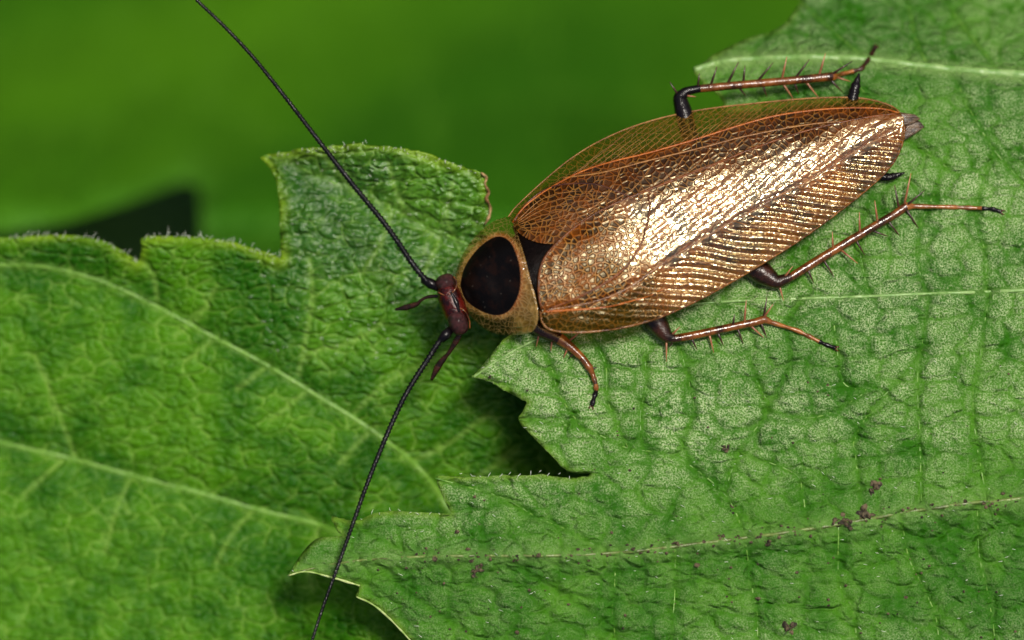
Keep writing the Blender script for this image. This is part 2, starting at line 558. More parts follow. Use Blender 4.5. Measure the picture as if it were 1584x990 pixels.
def vein_tube(parent, pts2, zfun, r0, r1, mat, lift=0.0, name='vein'):
    p = catmull(np.asarray(pts2, float), 8)
    z = zfun(p[:, 0], p[:, 1]) + lift
    V, F = tube_data(np.c_[p, z], np.linspace(r0, r1, len(p)) * (1 + .15 * vnoise(p[:, 0], p[:, 1], 14, 5)), 7, .75)
    return build(name, V, F, mat, parent)

def cm(p, n=6): return catmull(np.asarray(p, float), n)

# --- the pale-sheened leaf that carries the cockroach
VU = [(1078, 104), (1110, 94), (1150, 88), (1250, 85), (1340, 88), (1420, 98), (1500, 107), (1584, 113), (1750, 128), (1950, 150)]
VM = [(733, 583), (790, 545), (870, 508), (960, 484), (1100, 468), (1240, 462), (1330, 459), (1420, 455), (1584, 449), (1950, 430)]
VL = [(448, 889), (485, 878), (540, 868), (600, 862), (700, 858), (850, 857), (960, 852), (1080, 838), (1180, 826), (1300, 808), (1400, 790), (1500, 776), (1584, 768), (1950, 715)]
R_MAIN = [(cm(VU), 34, -18, 1.2), (cm(VM), 11, -4, .5), (cm(VL), 38, -28, .5)]
R_SEC = [
    [(1150, 824), (1118, 762), (1042, 705), (971, 693), (900, 662), (803, 649)],
    [(1118, 762), (1135, 715), (1142, 696), (1185, 634), (1170, 590), (1156, 548)],
    [(1332, 803), (1322, 710), (1320, 680), (1345, 635), (1400, 575), (1430, 535)],
    [(1422, 786), (1420, 677), (1417, 591), (1425, 534), (1438, 455)],
    [(1522, 773), (1505, 662), (1503, 605), (1512, 563), (1530, 452)],
    [(995, 545), (1000, 590), (990, 640), (992, 690)],
    [(1052, 540), (1073, 629), (1060, 670), (1047, 700)],
    [(1289, 500), (1303, 591), (1337, 605), (1260, 645), (1185, 634)],
    [(1245, 820), (1240, 765), (1225, 730), (1142, 700)],
    [(1346, 459), (1336, 422), (1330, 360), (1350, 300)],
    [(1525, 451), (1525, 394), (1514, 353), (1513, 315), (1540, 230)],
    [(1430, 455), (1420, 400), (1425, 350), (1450, 290), (1470, 230)],
    [(1240, 462), (1215, 500), (1222, 560), (1185, 634)],
    [(952, 852), (950, 900), (947, 947), (955, 1010)],
    [(1042, 843), (1043, 900), (1038, 990), (1040, 1060)],
    [(1150, 830), (1160, 900), (1170, 960), (1165, 1050)],
    [(1294, 809), (1296, 900), (1318, 947), (1325, 1050)],
    [(1389, 792), (1403, 862), (1422, 900), (1446, 961), (1450, 1050)],
    [(1507, 775), (1512, 862), (1526, 923), (1540, 1020)],
    [(674, 739), (730, 755), (785, 772), (830, 799), (874, 817), (935, 850)],
    [(512, 799), (554, 817), (600, 838), (648, 859)],
    [(577, 866), (620, 905), (680, 950), (740, 985), (800, 1040)],
    [(780, 858), (840, 900), (930, 960), (980, 1040)],
    [(1553, 111), (1520, 60), (1483, 0), (1440, -90)],
    [(1345, 88), (1300, 45), (1262, 7), (1240, -20)],
    [(1440, 100), (1425, 50), (1418, 0), (1410, -60)],
    [(1300, 86), (1340, 140), (1400, 210), (1470, 260)],
    [(1480, 106), (1500, 160), (1540, 230), (1600, 300)],
    [(830, 530), (850, 560), (865, 610), (900, 662)],
    [(900, 500), (935, 560), (940, 620), (971, 693)],
]
R_VEINS = R_MAIN + [(cm(p, 4), 8, 8.5, .05) for p in R_SEC]
R_OUT = cm([(1300, -330), (1282, -120), (1258, -30), (1240, 4), (1212, 36), (1160, 53), (1106, 80)], 3).tolist() + \
        cm([(1076, 106), (1092, 126), (1120, 152), (1112, 200), (1010, 300), (880, 420), (810, 500), (775, 530), (752, 558)], 4).tolist() + \
        cm([(730, 584), (752, 588), (770, 596), (790, 609), (815, 621)], 4).tolist() + \
        cm([(808, 637), (802, 650), (824, 675), (850, 701), (876, 727), (890, 731), (912, 732)], 4).tolist() + \
        cm([(909, 735), (880, 738), (835, 734), (760, 735), (715, 738), (674, 737)], 4).tolist() + \
        cm([(681, 757), (690, 778), (699, 794)], 3).tolist() + \
        cm([(679, 793), (640, 791), (608, 790), (577, 794), (548, 806), (511, 797)], 3).tolist() + \
        cm([(519, 815), (531, 828)], 3).tolist() + \
        cm([(510, 830), (488, 834), (466, 857), (446, 890)], 4).tolist() + \
        cm([(474, 884), (514, 893), (557, 906)], 4).tolist() + \
        cm([(550, 922), (577, 934), (599, 952), (634, 988), (700, 1060), (820, 1200), (1000, 1320)], 4).tolist() + \
        [(1600, 1330), (1960, 1300), (1960, 500), (1960, -330)]

def z_right0(x, y):
    z = 0.20 * (np.clip(y, -400, 620) - 400) + 0.05 * (np.clip(y, 620, 1400) - 620)
    # lobe tips droop a little
    z = z - 26 * sstep(900, 700, x) * sstep(450, 600, y) * (1 - sstep(660, 740, y))
    z = z - 46 * sstep(900, 440, x) * sstep(690, 760, y) - 24 * sstep(900, 1180, y)
    z = z - 34 * sstep(1300, 1080, x) * sstep(240, 90, y)
    z = z - 10 * sstep(1400, 1950, x) - .35 * np.clip(200 - y, 0, 500) - .55 * np.clip(110 - y, 0, 300)
    # step between the middle lobe and the lower one
    z = z + 10 * vnoise(x, y, 210, 21)
    return z

def net_right(x, y):
    wx = x + 16 * vnoise(x, y, 34, 31); wy = y + 16 * vnoise(x, y, 34, 32)
    return cells(wx, wy + .12 * wx, 62, 40, 5), cells(wx, wy, 22, 17, 15)

def z_right(x, y):
    z = z_right0(x, y) + groove(x, y, R_VEINS)
    e, e2 = net_right(x, y)
    return z + 6.5 * sstep(0, .34, e) + 2.0 * vnoise(x, y, 30, 9) + 1.9 * sstep(0, .45, e2)

def sheen_right(x, y):  # where the reflected sheen goes into the blade colour as pale specks
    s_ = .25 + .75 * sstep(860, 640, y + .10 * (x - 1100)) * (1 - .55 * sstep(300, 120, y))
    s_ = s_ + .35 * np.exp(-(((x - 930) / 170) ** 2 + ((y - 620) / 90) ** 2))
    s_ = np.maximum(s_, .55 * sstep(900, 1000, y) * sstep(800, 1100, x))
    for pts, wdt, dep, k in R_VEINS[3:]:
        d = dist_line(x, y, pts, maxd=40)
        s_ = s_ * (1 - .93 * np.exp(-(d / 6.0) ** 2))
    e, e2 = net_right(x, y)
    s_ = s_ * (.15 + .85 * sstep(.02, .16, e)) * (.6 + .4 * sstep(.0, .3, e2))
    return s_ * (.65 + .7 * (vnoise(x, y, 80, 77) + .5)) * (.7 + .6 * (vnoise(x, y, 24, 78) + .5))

leaf_r = empty('pale_sheen_leaf', (1250, 560, 0))
tag(leaf_r, 'green lobed leaf with pale sheen in its colour and toothed edge carrying the cockroach', 'leaf')
make_blade('blade', R_OUT, z_right, M['leaf_right'], leaf_r, 4.0, R_VEINS, rim_w=6, sheen_mask=sheen_right)
vein_tube(leaf_r, VU, z_right, 5, 9, M['vein_pale'], -2)
vein_tube(leaf_r, VM, z_right, 1.6, 3.2, M['vein_pale'], -.6)
vein_tube(leaf_r, VL, z_right, 1.8, 3.2, M['vein_right'], -1.5)

for p in R_SEC[:12] + R_SEC[13:20] + R_SEC[23:]:
    vein_tube(leaf_r, p, z_right, 1.5, 1.1, M['vein_fine'], -.55)

# --- the glossy leaf at the head of the cockroach
V1 = [(-330, 440), (-150, 415), (0, 408), (60, 412), (120, 425), (190, 452), (260, 488), (330, 525), (400, 562), (480, 610), (560, 660), (620, 705), (660, 745), (692, 795), (730, 870)]
V2 = [(-330, 610), (-150, 655), (0, 692), (100, 715), (200, 742), (300, 768), (400, 796), (480, 815), (560, 845), (720, 885)]
V3 = [(404, 238), (440, 247), (480, 266), (540, 293), (600, 320), (660, 350), (740, 385), (800, 420), (870, 480)]
L_MAIN = [(cm(V1), 46, 18, .5), (cm(V2), 54, 24, .5), (cm(V3), 50, 46, .3)]
L_SEC = [
    [(475, 398), (481, 459), (473, 503), (457, 580)],
    [(590, 500), (540, 530), (480, 545), (462, 560)],
    [(740, 520), (660, 560), (600, 590), (545, 640)],
    [(40, 550), (70, 620), (95, 690), (105, 715)],
    [(330, 440), (300, 490), (262, 520)],
    [(280, 560), (330, 520)], [(360, 605), (410, 565)], [(413, 652), (470, 606)], [(520, 720), (570, 668)],
    [(327, 877), (350, 835), (385, 792)], [(20, 772), (67, 730), (80, 715)], [(150, 860), (170, 790), (190, 745)],
    [(480, 920), (470, 870), (490, 820)],
    [(210, 400), (230, 430), (235, 470)],
    [(500, 240), (520, 265), (545, 295)], [(600, 250), (610, 290), (625, 330)], [(700, 280), (690, 330), (700, 365)],
    [(560, 420), (590, 370), (605, 325)], [(650, 430), (670, 390), (680, 360)],
    [(760, 640), (690, 690), (640, 715)], [(800, 700), (740, 740), (680, 770)],
]
L_VEINS = L_MAIN + [(cm(p, 4), 9, 6.0, .75) for p in L_SEC]
L_OUT = cm([(-340, 420), (-200, 380), (-80, 366), (0, 366), (60, 362), (110, 363), (160, 375), (207, 404)], 4).tolist() + \
        cm([(212, 384), (214, 366), (250, 364), (310, 366), (370, 378), (431, 398)], 4).tolist() + \
        cm([(430, 360), (428, 310), (420, 268), (399, 241)], 4).tolist() + \
        cm([(412, 236), (440, 233), (480, 228), (540, 222), (600, 226), (650, 236), (700, 252), (742, 268)], 4).tolist() + \
        cm([(752, 274), (754, 292), (757, 312), (758, 334), (748, 350)], 4).tolist() + \
        cm([(780, 400), (850, 500), (930, 600), (980, 720), (960, 860), (900, 1000), (820, 1180)], 4).tolist() + \
        [(500, 1330), (-340, 1330)]

def z_left0(x, y):
    r = (700 - x) * .55 + (y - 330) * .75
    yv = np.interp(x, [p[0] for p in V2], [p[1] for p in V2])
    z = -62 + .14 * np.clip(y - yv, 0, 400) - 0.25 * np.clip(r, -80, 2000) + 0.00004 * np.clip(r, 0, 2000) ** 2
    z = z - 30 * sstep(760, 900, x) - 24 * sstep(560, 700, x) * sstep(480, 640, y)
    # the upper margin curls up, its far tooth bends back
    z = z + 14 * sstep(450, 370, y) * sstep(520, 300, x) + 16 * sstep(300, 215, y)
    z = z - 16 * sstep(480, 395, x) * sstep(300, 230, y)
    z = z + 95 * sstep(400, 600, x) * sstep(780, 900, y)
    return z + 14 * vnoise(x, y, 190, 41)

def z_left(x, y):
    z = z_left0(x, y) + groove(x, y, L_VEINS)
    # every strip between two main veins is arched
    wx = x + 22 * vnoise(x, y, 40, 51); wy = y + 18 * vnoise(x, y, 40, 52)
    e = cells(wx, wy, 52, 30, 25)
    up = .22 + 1.1 * sstep(560, 380, y) * sstep(300, 480, x)
    z = z + up * (5.5 * sstep(0, .36, e) + 3 * vnoise(x, y, 24, 19))
    e2 = cells(wx, wy, 22, 13, 35)
    return z + up * 3.0 * sstep(0, .42, e2)

leaf_l = empty('glossy_leaf', (300, 700, -150))
tag(leaf_l, 'glossy puckered green leaf with deep veins under the cockroach head and antennae', 'leaf')
make_blade('blade', L_OUT, z_left, M['leaf_left'], leaf_l, 4.0, L_VEINS, rim_w=12, rim_noise=.8, vcap=6,
           sheen_mask=lambda x, y: .06 + .94 * sstep(520, 400, y - .15 * (x - 600)) * sstep(380, 470, x) + .25 * sstep(700, 520, y) * sstep(380, 520, x))
vein_tube(leaf_l, V1, z_left, 2.6, 4.4, M['vein_left'], -1.5)
vein_tube(leaf_l, V2, z_left, 3.0, 4.8, M['vein_left'], -1.6)
vein_tube(leaf_l, V3, z_left, 1.2, 3.0, M['vein_left'], -1.4)

# dry torn margin beside the pronotum
pts = cm([(744, 266), (752, 274), (750, 284), (756, 296), (752, 306), (758, 318), (757, 332), (750, 346)], 4)
V, F = tube_data(np.c_[pts, z_left(pts[:, 0], pts[:, 1]) + 1], 2.3 + 1.8 * vnoise(pts[:, 0], pts[:, 1], 7, 3), 7)
tag(build('dry_margin', V, F, M['dry'], leaf_l), 'brown dried rim of the leaf')

# hairs along the margins
def hairs(parent, path, zfun, n, lo, hi, lean, inward=0):
    P = Parts()
    path = resample(cm(path, 5), n)
    tg = np.gradient(path, axis=0)
    for i in range(n):
        x, y = path[i] + RNG.normal(0, 1.5, 2)
        t_ = tg[i] / (np.linalg.norm(tg[i]) + 1e-9)
        nrm = np.array([t_[1], -t_[0]])
        L = RNG.uniform(lo, hi)
        d = nrm * RNG.uniform(.3, 1) + t_ * RNG.normal(lean, .5)
        d /= np.linalg.norm(d)
        x -= nrm[0] * inward * RNG.rand(); y -= nrm[1] * inward * RNG.rand()
        z = float(zfun(np.array([x]), np.array([y]))[0])
        b = RNG.normal(0, .3, 2)
        up = RNG.uniform(.2, .9)
        pts = [(x, y, z - 1), (x + d[0] * L * .5, y + d[1] * L * .5, z + L * up * .4), (x + (d[0] + b[0]) * L, y + (d[1] + b[1]) * L, z + L * up * .55)]
        V, F = tube_data(pts, [.5, .38, .12], 4)
        P.add(V, F)
    o = build('leaf_hair', P.v, P.f, M['hair'], parent)
    o['kind'] = 'stuff'
    return o
hairs(leaf_l, [(0, 366), (60, 362), (110, 363), (160, 375), (203, 402)], z_left, 30, 4, 12, .3, 5)
hairs(leaf_l, [(216, 366), (250, 364), (310, 366), (370, 378), (429, 397)], z_left, 40, 4, 12, .3, 5)
hairs(leaf_l, [(412, 237), (440, 233), (480, 228), (540, 222), (600, 226), (650, 236), (700, 252), (742, 268)], z_left, 46, 3, 7, .3, 8)
hairs(leaf_r, [(880, 734), (835, 732), (760, 733), (715, 736)], z_right, 12, 3, 9, .2, 5)
hairs(leaf_r, [(560, 800), (610, 789), (679, 793)], z_right, 9, 3, 8, .2, 5)

# short scattered hairs on the blades, and the pale curled rim of the narrow lobe
def scatter_hairs(parent, outline, zfun, n, box, lo, hi):
    P = Parts()
    k = 0
    X = RNG.uniform(box[0], box[2], n * 3); Y = RNG.uniform(box[1], box[3], n * 3)
    ok = in_poly(X, Y, outline)
    X, Y = X[ok][:n], Y[ok][:n]
    Z = zfun(X, Y)
    for x, y, z in zip(X, Y, Z):
        a = RNG.uniform(-.5, .9) + (math.pi if RNG.rand() < .35 else 0)
        L = RNG.uniform(lo, hi)
        d = np.array([math.cos(a), math.sin(a)])
        V, F = tube_data([(x, y, z - .6), (x + d[0] * L * .5, y + d[1] * L * .5, z + 1.8), (x + d[0] * L, y + d[1] * L, z + 1.6)], [.42, .34, .12], 4)
        P.add(V, F)
    o = build('leaf_hair', P.v, P.f, M['hair'], parent)
    o['kind'] = 'stuff'
scatter_hairs(leaf_r, R_OUT, z_right, 170, (450, 560, 1600, 1000), 3, 8)
scatter_hairs(leaf_l, L_OUT, z_left, 150, (380, 220, 760, 560), 3, 8)
pts = cm([(447, 889), (474, 883), (514, 892), (557, 905)], 8)
V, F = tube_data(np.c_[pts, z_right(pts[:, 0], pts[:, 1]) - 1.2], 1.5 + 1.6 * vnoise(pts[:, 0], pts[:, 1], 12, 3), 7)
tag(build('pale_margin', V, F, M['pale_rim'], leaf_r), 'whitish curled rim of the narrow lobe')
pts = cm([(552, 922), (577, 934), (599, 952), (634, 988), (680, 1040)], 8)
V, F = tube_data(np.c_[pts, z_right(pts[:, 0], pts[:, 1]) - 1.2], 1.5 + 1.8 * vnoise(pts[:, 0], pts[:, 1], 12, 4), 7)
tag(build('pale_margin', V, F, M['pale_rim'], leaf_r), 'whitish curled rim of the lower lobe')

# --- leaves in the blurred background
def simple_leaf(name, label, outline, zfun, mat, step, veins, group):
    e = empty(name, (float(np.mean([p[0] for p in outline])), float(np.mean([p[1] for p in outline])), -2000))
    tag(e, label, 'leaf', group)
    vs = [(cm(p), 60, 30, .6) for p in veins]
    zz = lambda x, y: zfun(x, y) + groove(x, y, vs) + 26 * vnoise(x, y, 300, 3)
    make_blade('blade', outline, zz, mat, e, step, vs, rim_w=20, sheen_mask=lambda x, y: np.zeros(x.shape), thick=8)
    for p in veins:
        vein_tube(e, p, zz, 10, 22, M['vein_left'], 0)
    return e
OUT_B = cm([(-2900, 60), (-1800, 300), (-800, 380), (-260, 368), (-20, 342), (110, 304), (238, 244)], 5).tolist() + \
        cm([(256, 312), (262, 430), (330, 640), (560, 860), (900, 980), (1250, 900), (1800, 700), (2700, 300), (3200, -600), (2600, -2000), (900, -2900), (-1200, -2700), (-2600, -1700), (-3200, -600)], 5).tolist()
simple_leaf('background_leaf', 'large plain green leaf out of focus behind the cockroach', OUT_B,
            lambda x, y: -1150 - 3.4 * np.clip(330 - y, 0, 900) - 1.2 * np.clip(y - 330, 0, 600) - .5 * np.clip(x - 300, -600, 900) + 60 * vnoise(x, y, 420, 8) * sstep(250, 0, y), M['leaf_far'], 36,
            [], 'blurred leaves behind')
OUT_D = cm([(-900, 700), (-600, 100), (0, -200), (500, -100), (900, 300), (700, 800), (200, 1100), (-500, 1100)], 5).tolist()  # leaf added under the gap so that it renders dark
simple_leaf('background_leaf', 'leaf added in deep shade to darken the gap above the hairy leaf margin', OUT_D,
            lambda x, y: -4300 + .1 * x, M['leaf_dull'], 40, [], 'blurred leaves behind')

# ---------------------------------------------------------------- cockroach
AX = np.array([.934, -.357]); AN = np.array([.357, .934]); A0 = np.array([770., 430.])
U_EDGE = cm([(786, 336), (800, 318), (830, 290), (870, 255), (920, 222), (980, 195), (1040, 178), (1100, 167), (1160, 160), (1220, 154), (1280, 150), (1330, 151), (1362, 157), (1386, 167), (1397, 180)], 5)
L_EDGE = cm([(836, 480), (838, 497), (852, 510), (890, 514), (940, 510), (990, 500), (1040, 482), (1090, 458), (1140, 430), (1190, 400), (1240, 368), (1290, 332), (1330, 301), (1365, 270), (1386, 243), (1397, 212), (1398, 184)], 5)

def ab(x, y):
    return (x - A0[0]) * AX[0] + (y - A0[1]) * AX[1], (x - A0[0]) * AN[0] + (y - A0[1]) * AN[1]
ua, ub = ab(U_EDGE[:, 0], U_EDGE[:, 1]); la, lb = ab(L_EDGE[:, 0], L_EDGE[:, 1])
oi = np.argsort(ua); ua, ub = ua[oi], ub[oi]
oi = np.argsort(la); la, lb = la[oi], lb[oi]

def zplane(x, y): return 0.20 * (y - 400)

def z_back(x, y):
    """back of the insect over the folded wings"""
    a, b = ab(x, y)
    bu = np.interp(a, ua, ub); bl = np.interp(a, la, lb)
    q = (2 * b - bu - bl) / (bl - bu + 1e-6)
    q = np.clip(q, -1, 1)
    H = np.interp(a, [-80, 0, 60, 130, 250, 350, 500, 600, 680], [44, 66, 72, 72, 63, 55, 42, 33, 26])
    far = 1 - (np.maximum(.0 - q, 0) / 1.0) ** 2.2
    near = np.maximum(q, 0) * (bl - bu) / 2
    return zplane(x, y) + 24 + H * far - .075 * near - .13 * H * np.maximum(q, 0) ** 4

roach = empty('cockroach', (1050, 360, -10))
tag(roach, 'brown cockroach with shiny folded wings and long black antennae resting on leaf', 'cockroach')

# body under the wings: one continuous trunk
def trunk():
    P = Parts()
    cen = cm([(716, 455), (735, 447), (770, 432), (830, 405), (900, 375), (1000, 336), (1100, 298), (1200, 260), (1300, 222), (1370, 198), (1402, 190)], 5)
    n = len(cen)
    s = np.linspace(0, 1, n)
    half = np.interp(s, [0, .06, .2, .4, .6, .8, .93, 1], [10, 20, 38, 70, 78, 62, 34, 14])
    hgt = np.interp(s, [0, .06, .2, .4, .6, .8, .93, 1], [12, 15, 23, 25, 20, 13, 8, 5])
    V, F = [], []
    sides = 28
    for i in range(n):
        x, y = cen[i]
        tg = cen[min(i + 1, n - 1)] - cen[max(i - 1, 0)]
        tg /= np.linalg.norm(tg)
        nr = np.array([-tg[1], tg[0]])
        seg = 1 + .025 * math.sin(s[i] * 75) * (s[i] > .4)
        for k in range(sides):
            th = 2 * math.pi * k / sides
            ox = nr * math.cos(th) * half[i] * seg
            V.append((x + ox[0], y + ox[1], zplane(x + ox[0], y + ox[1]) + 12 + hgt[i] + math.sin(th) * hgt[i] * seg))
    for i in range(n - 1):
        for k in range(sides):
            k2 = (k + 1) % sides
            F.append((i * sides + k, i * sides + k2, (i + 1) * sides + k2, (i + 1) * sides + k))
    F.append(tuple(range(sides - 1, -1, -1)))
    F.append(tuple((n - 1) * sides + k for k in range(sides)))
    P.add(V, F)
    return build('body', P.v, P.f, M['abdomen'], roach)
trunk()

# scutellum: black triangle between pronotum and wings
def patch(name, ca, cb, n, m, zf, mat, parent, attrf=None, thick=2.5):
    """skin between two curves"""
    A = resample(ca, n); B = resample(cb, n)
    t_ = np.linspace(0, 1, m)
    P = A[:, None, :] * (1 - t_[None, :, None]) + B[:, None, :] * t_[None, :, None]
    x, y = P[..., 0].ravel(), P[..., 1].ravel()
    z = zf(x, y)
    F = [(i * m + j, i * m + j + 1, (i + 1) * m + j + 1, (i + 1) * m + j) for i in range(n - 1) for j in range(m - 1)]
    F = [f[::-1] for f in F]
    o = build(name, np.stack([x, y, z], 1), F, mat, parent, attrs=attrf(x, y) if attrf else None, up=True)
    if thick:
        md = o.modifiers.new('thickness', 'SOLIDIFY'); md.thickness = thick / K; md.offset = -1
    return o
patch('scutellum', cm([(792, 350), (806, 392), (818, 440), (830, 488)]), cm([(822, 352), (880, 362), (880, 400), (845, 492)]), 30, 24,
      lambda x, y: z_back(x, y) - 3, M['scutellum'], roach)

def uvw(x, y):
    a, b = ab(x, y)
    return np.stack([a / K, b / K, np.zeros_like(a)], 1)

# far forewing
ORANGE = cm([(793, 345), (812, 320), (850, 292), (900, 266), (950, 250), (1000, 238), (1070, 218), (1142, 195), (1207, 178), (1290, 168), (1360, 168), (1394, 176)], 5)
S_FAR = cm([(792, 344), (799, 357), (812, 368), (832, 376), (858, 378), (890, 372), (930, 352), (985, 325), (1060, 295), (1115, 274), (1200, 240), (1300, 208), (1375, 190), (1396, 184)], 5)
def zfar(x, y):
    return z_back(x, y) + .8 * vnoise(x, y, 12, 61)
def far_attr(x, y):
    yo = np.interp(x, ORANGE[:, 0], ORANGE[:, 1])
    clear = sstep(-2, 8, yo - y)
    clear = np.maximum(clear, .0)
    brown = sstep(0, 14, y - yo) * (.45 + .55 * sstep(880, 1010, x))
    brown = np.maximum(brown, .8 * np.exp(-((yo - y) / 7) ** 2))
    dull = np.clip(.82 + .3 * vnoise(x, y, 40, 81), 0, 1)
    return {'wing_uv': uvw(x, y), 'clear': clear, 'brown': brown, 'dull': dull}
wing_f = patch('forewing', U_EDGE, S_FAR, 230, 70, zfar, M['wing'], roach, far_attr, 0)
wing_f['label'] = 'forewing with clear green tinted margin'

def wvein(parent, pts2, zf, r0, r1, mat, lift=.6, smooth=6, sides=6):
    p = catmull(np.asarray(pts2, float), smooth) if len(pts2) > 2 else resample(np.asarray(pts2, float), 14)
    d = np.hypot(*np.diff(p, axis=0).T)
    p = p[np.r_[True, d > .4]]
    z = zf(p[:, 0], p[:, 1]) + lift - .62 * r0 - .35
    V, F = tube_data(np.c_[p, z], np.linspace(r0, r1, len(p)), sides)
    return build('vein', V, F, mat, parent)

wvein(wing_f, [tuple(p) for p in ORANGE[::5]], zfar, 1.9, 1.7, M['wing_vein_orange'])
wvein(wing_f, [(870, 276), (930, 268), (1000, 250), (1090, 228), (1155, 211), (1259, 192), (1388, 183)], zfar, 1.6, 1.7, M['wing_vein_tan'])
wvein(wing_f, [(795, 343), (812, 318), (838, 297), (870, 286), (920, 286), (955, 298), (980, 309)], zfar, 1.6, 1.8, M['wing_vein_dark'])
wvein(wing_f, [tuple(p) for p in U_EDGE[::4]], zfar, 1.0, 1.5, M['wing_vein_tan'])
ux, uy = U_EDGE[:, 0], U_EDGE[:, 1]
for i, x0 in enumerate(np.cumsum(np.r_[880, RNG.uniform(11, 19, 33)])):
    y0 = float(np.interp(x0, ORANGE[:, 0], ORANGE[:, 1]))
    pts = []
    x, y = x0 - 2, y0 + 1
    k = 0
    while k < 60:
        pts.append((x, y))
        yu = float(np.interp(x, ux, uy))
        if y < yu + 1.5 or x > 1385: break
        sl = .82 - .12 * k / 8 * .2
        x += 4.5; y -= 4.5 * sl + random.uniform(-.5, .5)
        k += 1
    if len(pts) > 2:
        wvein(wing_f, pts, zfar, .6, .4, M['wing_vein_tan'], .4, 2, 5)
# branching veinlets of the middle field
for (x0, y0, x1, y1) in [(905, 330, 960, 262), (935, 318, 1010, 252), (985, 300, 1060, 240), (1020, 286, 1100, 230), (1065, 268, 1150, 215), (1110, 250, 1190, 206), (1160, 228, 1250, 194)]:
    wvein(wing_f, [(x0, y0), ((x0 + x1) / 2 + 8, (y0 + y1) / 2 + 6), (x1, y1)], zfar, .8, .9, M['wing_vein_tan'], .4)
for k in range(7):
    f = k / 6
    pts = [(800 + 4 * f, 342 + 14 * f), (840, 308 + 52 * f), (890, 297 + 50 * f), (940 - 18 * f, 300 + 26 * f)]
    wvein(wing_f, pts, zfar, .8, .6, M['wing_vein_tan'], .4)

# near forewing, overlapping the far one
S_NEAR = cm([(838, 478), (834, 462), (833, 440), (836, 415), (847, 393), (868, 371), (915, 334), (980, 304), (1056, 274), (1111, 253), (1200, 217), (1300, 190), (1378, 177), (1397, 181)], 5)
R_NEAR = cm([(843, 480), (890, 473), (935, 462), (975, 443), (1000, 425), (1042, 397), (1110, 355), (1162, 328), (1200, 305), (1252, 279), (1300, 248), (1345, 222), (1385, 200)], 5)
def znear(x, y):
    z = z_back(x, y) + 8
    d = dist_line(x, y, R_NEAR, maxd=40)
    z = z - 3.0 * np.exp(-(d / 6) ** 2)
    # pleats between the oblique veins of the outer field
    yr = np.interp(x, R_NEAR[:, 0], R_NEAR[:, 1])
    out = sstep(2, 16, y - yr) * sstep(860, 960, x)
    ph = (y - .16 * x + .00045 * (x - 900) * (y - 300))
    z = z + out * 3.2 * np.sin(ph * 2 * math.pi / 18.5 + 2 * vnoise(x, y, 60, 5))
    inn = sstep(2, 20, yr - y) * sstep(930, 1040, x)
    ph2 = (y + .80 * x)
    z = z + inn * .6 * np.sin(ph2 * 2 * math.pi / 21 + 2 * vnoise(x, y, 70, 6))
    # thickened inner edge
    return z + .9 * vnoise(x, y, 9, 62) + 1.0 * vnoise(x, y, 16, 64)
def near_attr(x, y):
    yr = np.interp(x, R_NEAR[:, 0], R_NEAR[:, 1])
    clear = sstep(3, 12, y - yr) * sstep(1040, 960, x) * .6 + sstep(30, 75, y - yr) * sstep(900, 1000, x) * .2
    ys = np.interp(x, S_NEAR[25:, 0], S_NEAR[25:, 1])
    brown = sstep(52, 4, y - ys) * (.35 + .65 * sstep(930, 1080, x)) * sstep(870, 920, x) * (1 - .6 * sstep(1250, 1380, x)) * (.8 + .6 * vnoise(x, y, 26, 71))
    brown = np.maximum(brown, clear * 1.2)  # front outer field browned, painting in the body's shadow under the membrane
    brown = np.clip(brown, 0, 1)
    dull = np.maximum(.85 * brown, .92 * sstep(1075, 930, x + .45 * (430 - y))) + .25 * vnoise(x, y, 30, 82)
    dull = np.maximum(dull, clear * 1.2)
    return {'wing_uv': uvw(x, y), 'clear': np.clip(clear, 0, 1), 'brown': brown, 'dull': np.clip(dull, 0, 1)}
wing_n = patch('forewing', S_NEAR, L_EDGE, 260, 120, znear, M['wing'], roach, near_attr, 0)
wing_n['label'] = 'golden forewing folded on top'
wvein(wing_n, [tuple(p) for p in S_NEAR[::4]], znear, 2.2, 2.0, M['wing_vein_brown'], .8)
wvein(wing_n, [(1001, 302), (1003, 330), (990, 378), (966, 414), (932, 440), (885, 464), (848, 478)], znear, 2.2, 2.6, M['wing_vein_brown'], .8)
wvein(wing_n, [tuple(p) for p in R_NEAR[::4]], znear, 2.6, 1.5, M['wing_vein_gold'], 1.2)
wvein(wing_n, [tuple(p) for p in L_EDGE[::3]], znear, 2.2, 1.8, M['wing_vein_gold'], .2)
wvein(wing_n, [(840, 482), (880, 480), (930, 476), (990, 462), (1040, 440)], znear, 2.6, 1.2, M['wing_vein_orange'], .8)
lx, ly = L_EDGE[::-1, 0], L_EDGE[::-1, 1]
for i, s_ in enumerate(np.linspace(.20, .96, 21)):
    p0 = R_NEAR[int(s_ * (len(R_NEAR) - 1))]
    x, y = p0
    pts = []
    for k in range(80):
        pts.append((x, y))
        d = dist_line(np.array([x]), np.array([y]), L_EDGE, maxd=400)[0]
        if d < 3 or x > 1392: break
        sl = .30 * math.exp(-k / 5) + .13 - .10 * s_
        x += 4.5; y += 4.5 * sl + random.uniform(-.35, .35)
    if len(pts) > 3:
        wvein(wing_n, pts, znear, 1.2, .7, M['wing_vein_gold'], .5, 2, 6)
for i, s_ in enumerate(np.linspace(.36, .93, 10)):
    p0 = R_NEAR[int(s_ * (len(R_NEAR) - 1))]
    x, y = p0
    pts = []
    for k in range(80):
        pts.append((x, y))
        ys = float(np.interp(x, S_NEAR[25:, 0], S_NEAR[25:, 1]))
        if y < ys + 4 or x > 1390: break
        sl = .72 + .12 * k / 20
        x += 4.5; y -= 4.5 * sl + random.uniform(-.4, .4)
    if len(pts) > 3:
        wvein(wing_n, pts, znear, 1.2, .8, M['wing_vein_brown'], .3, 2, 6)
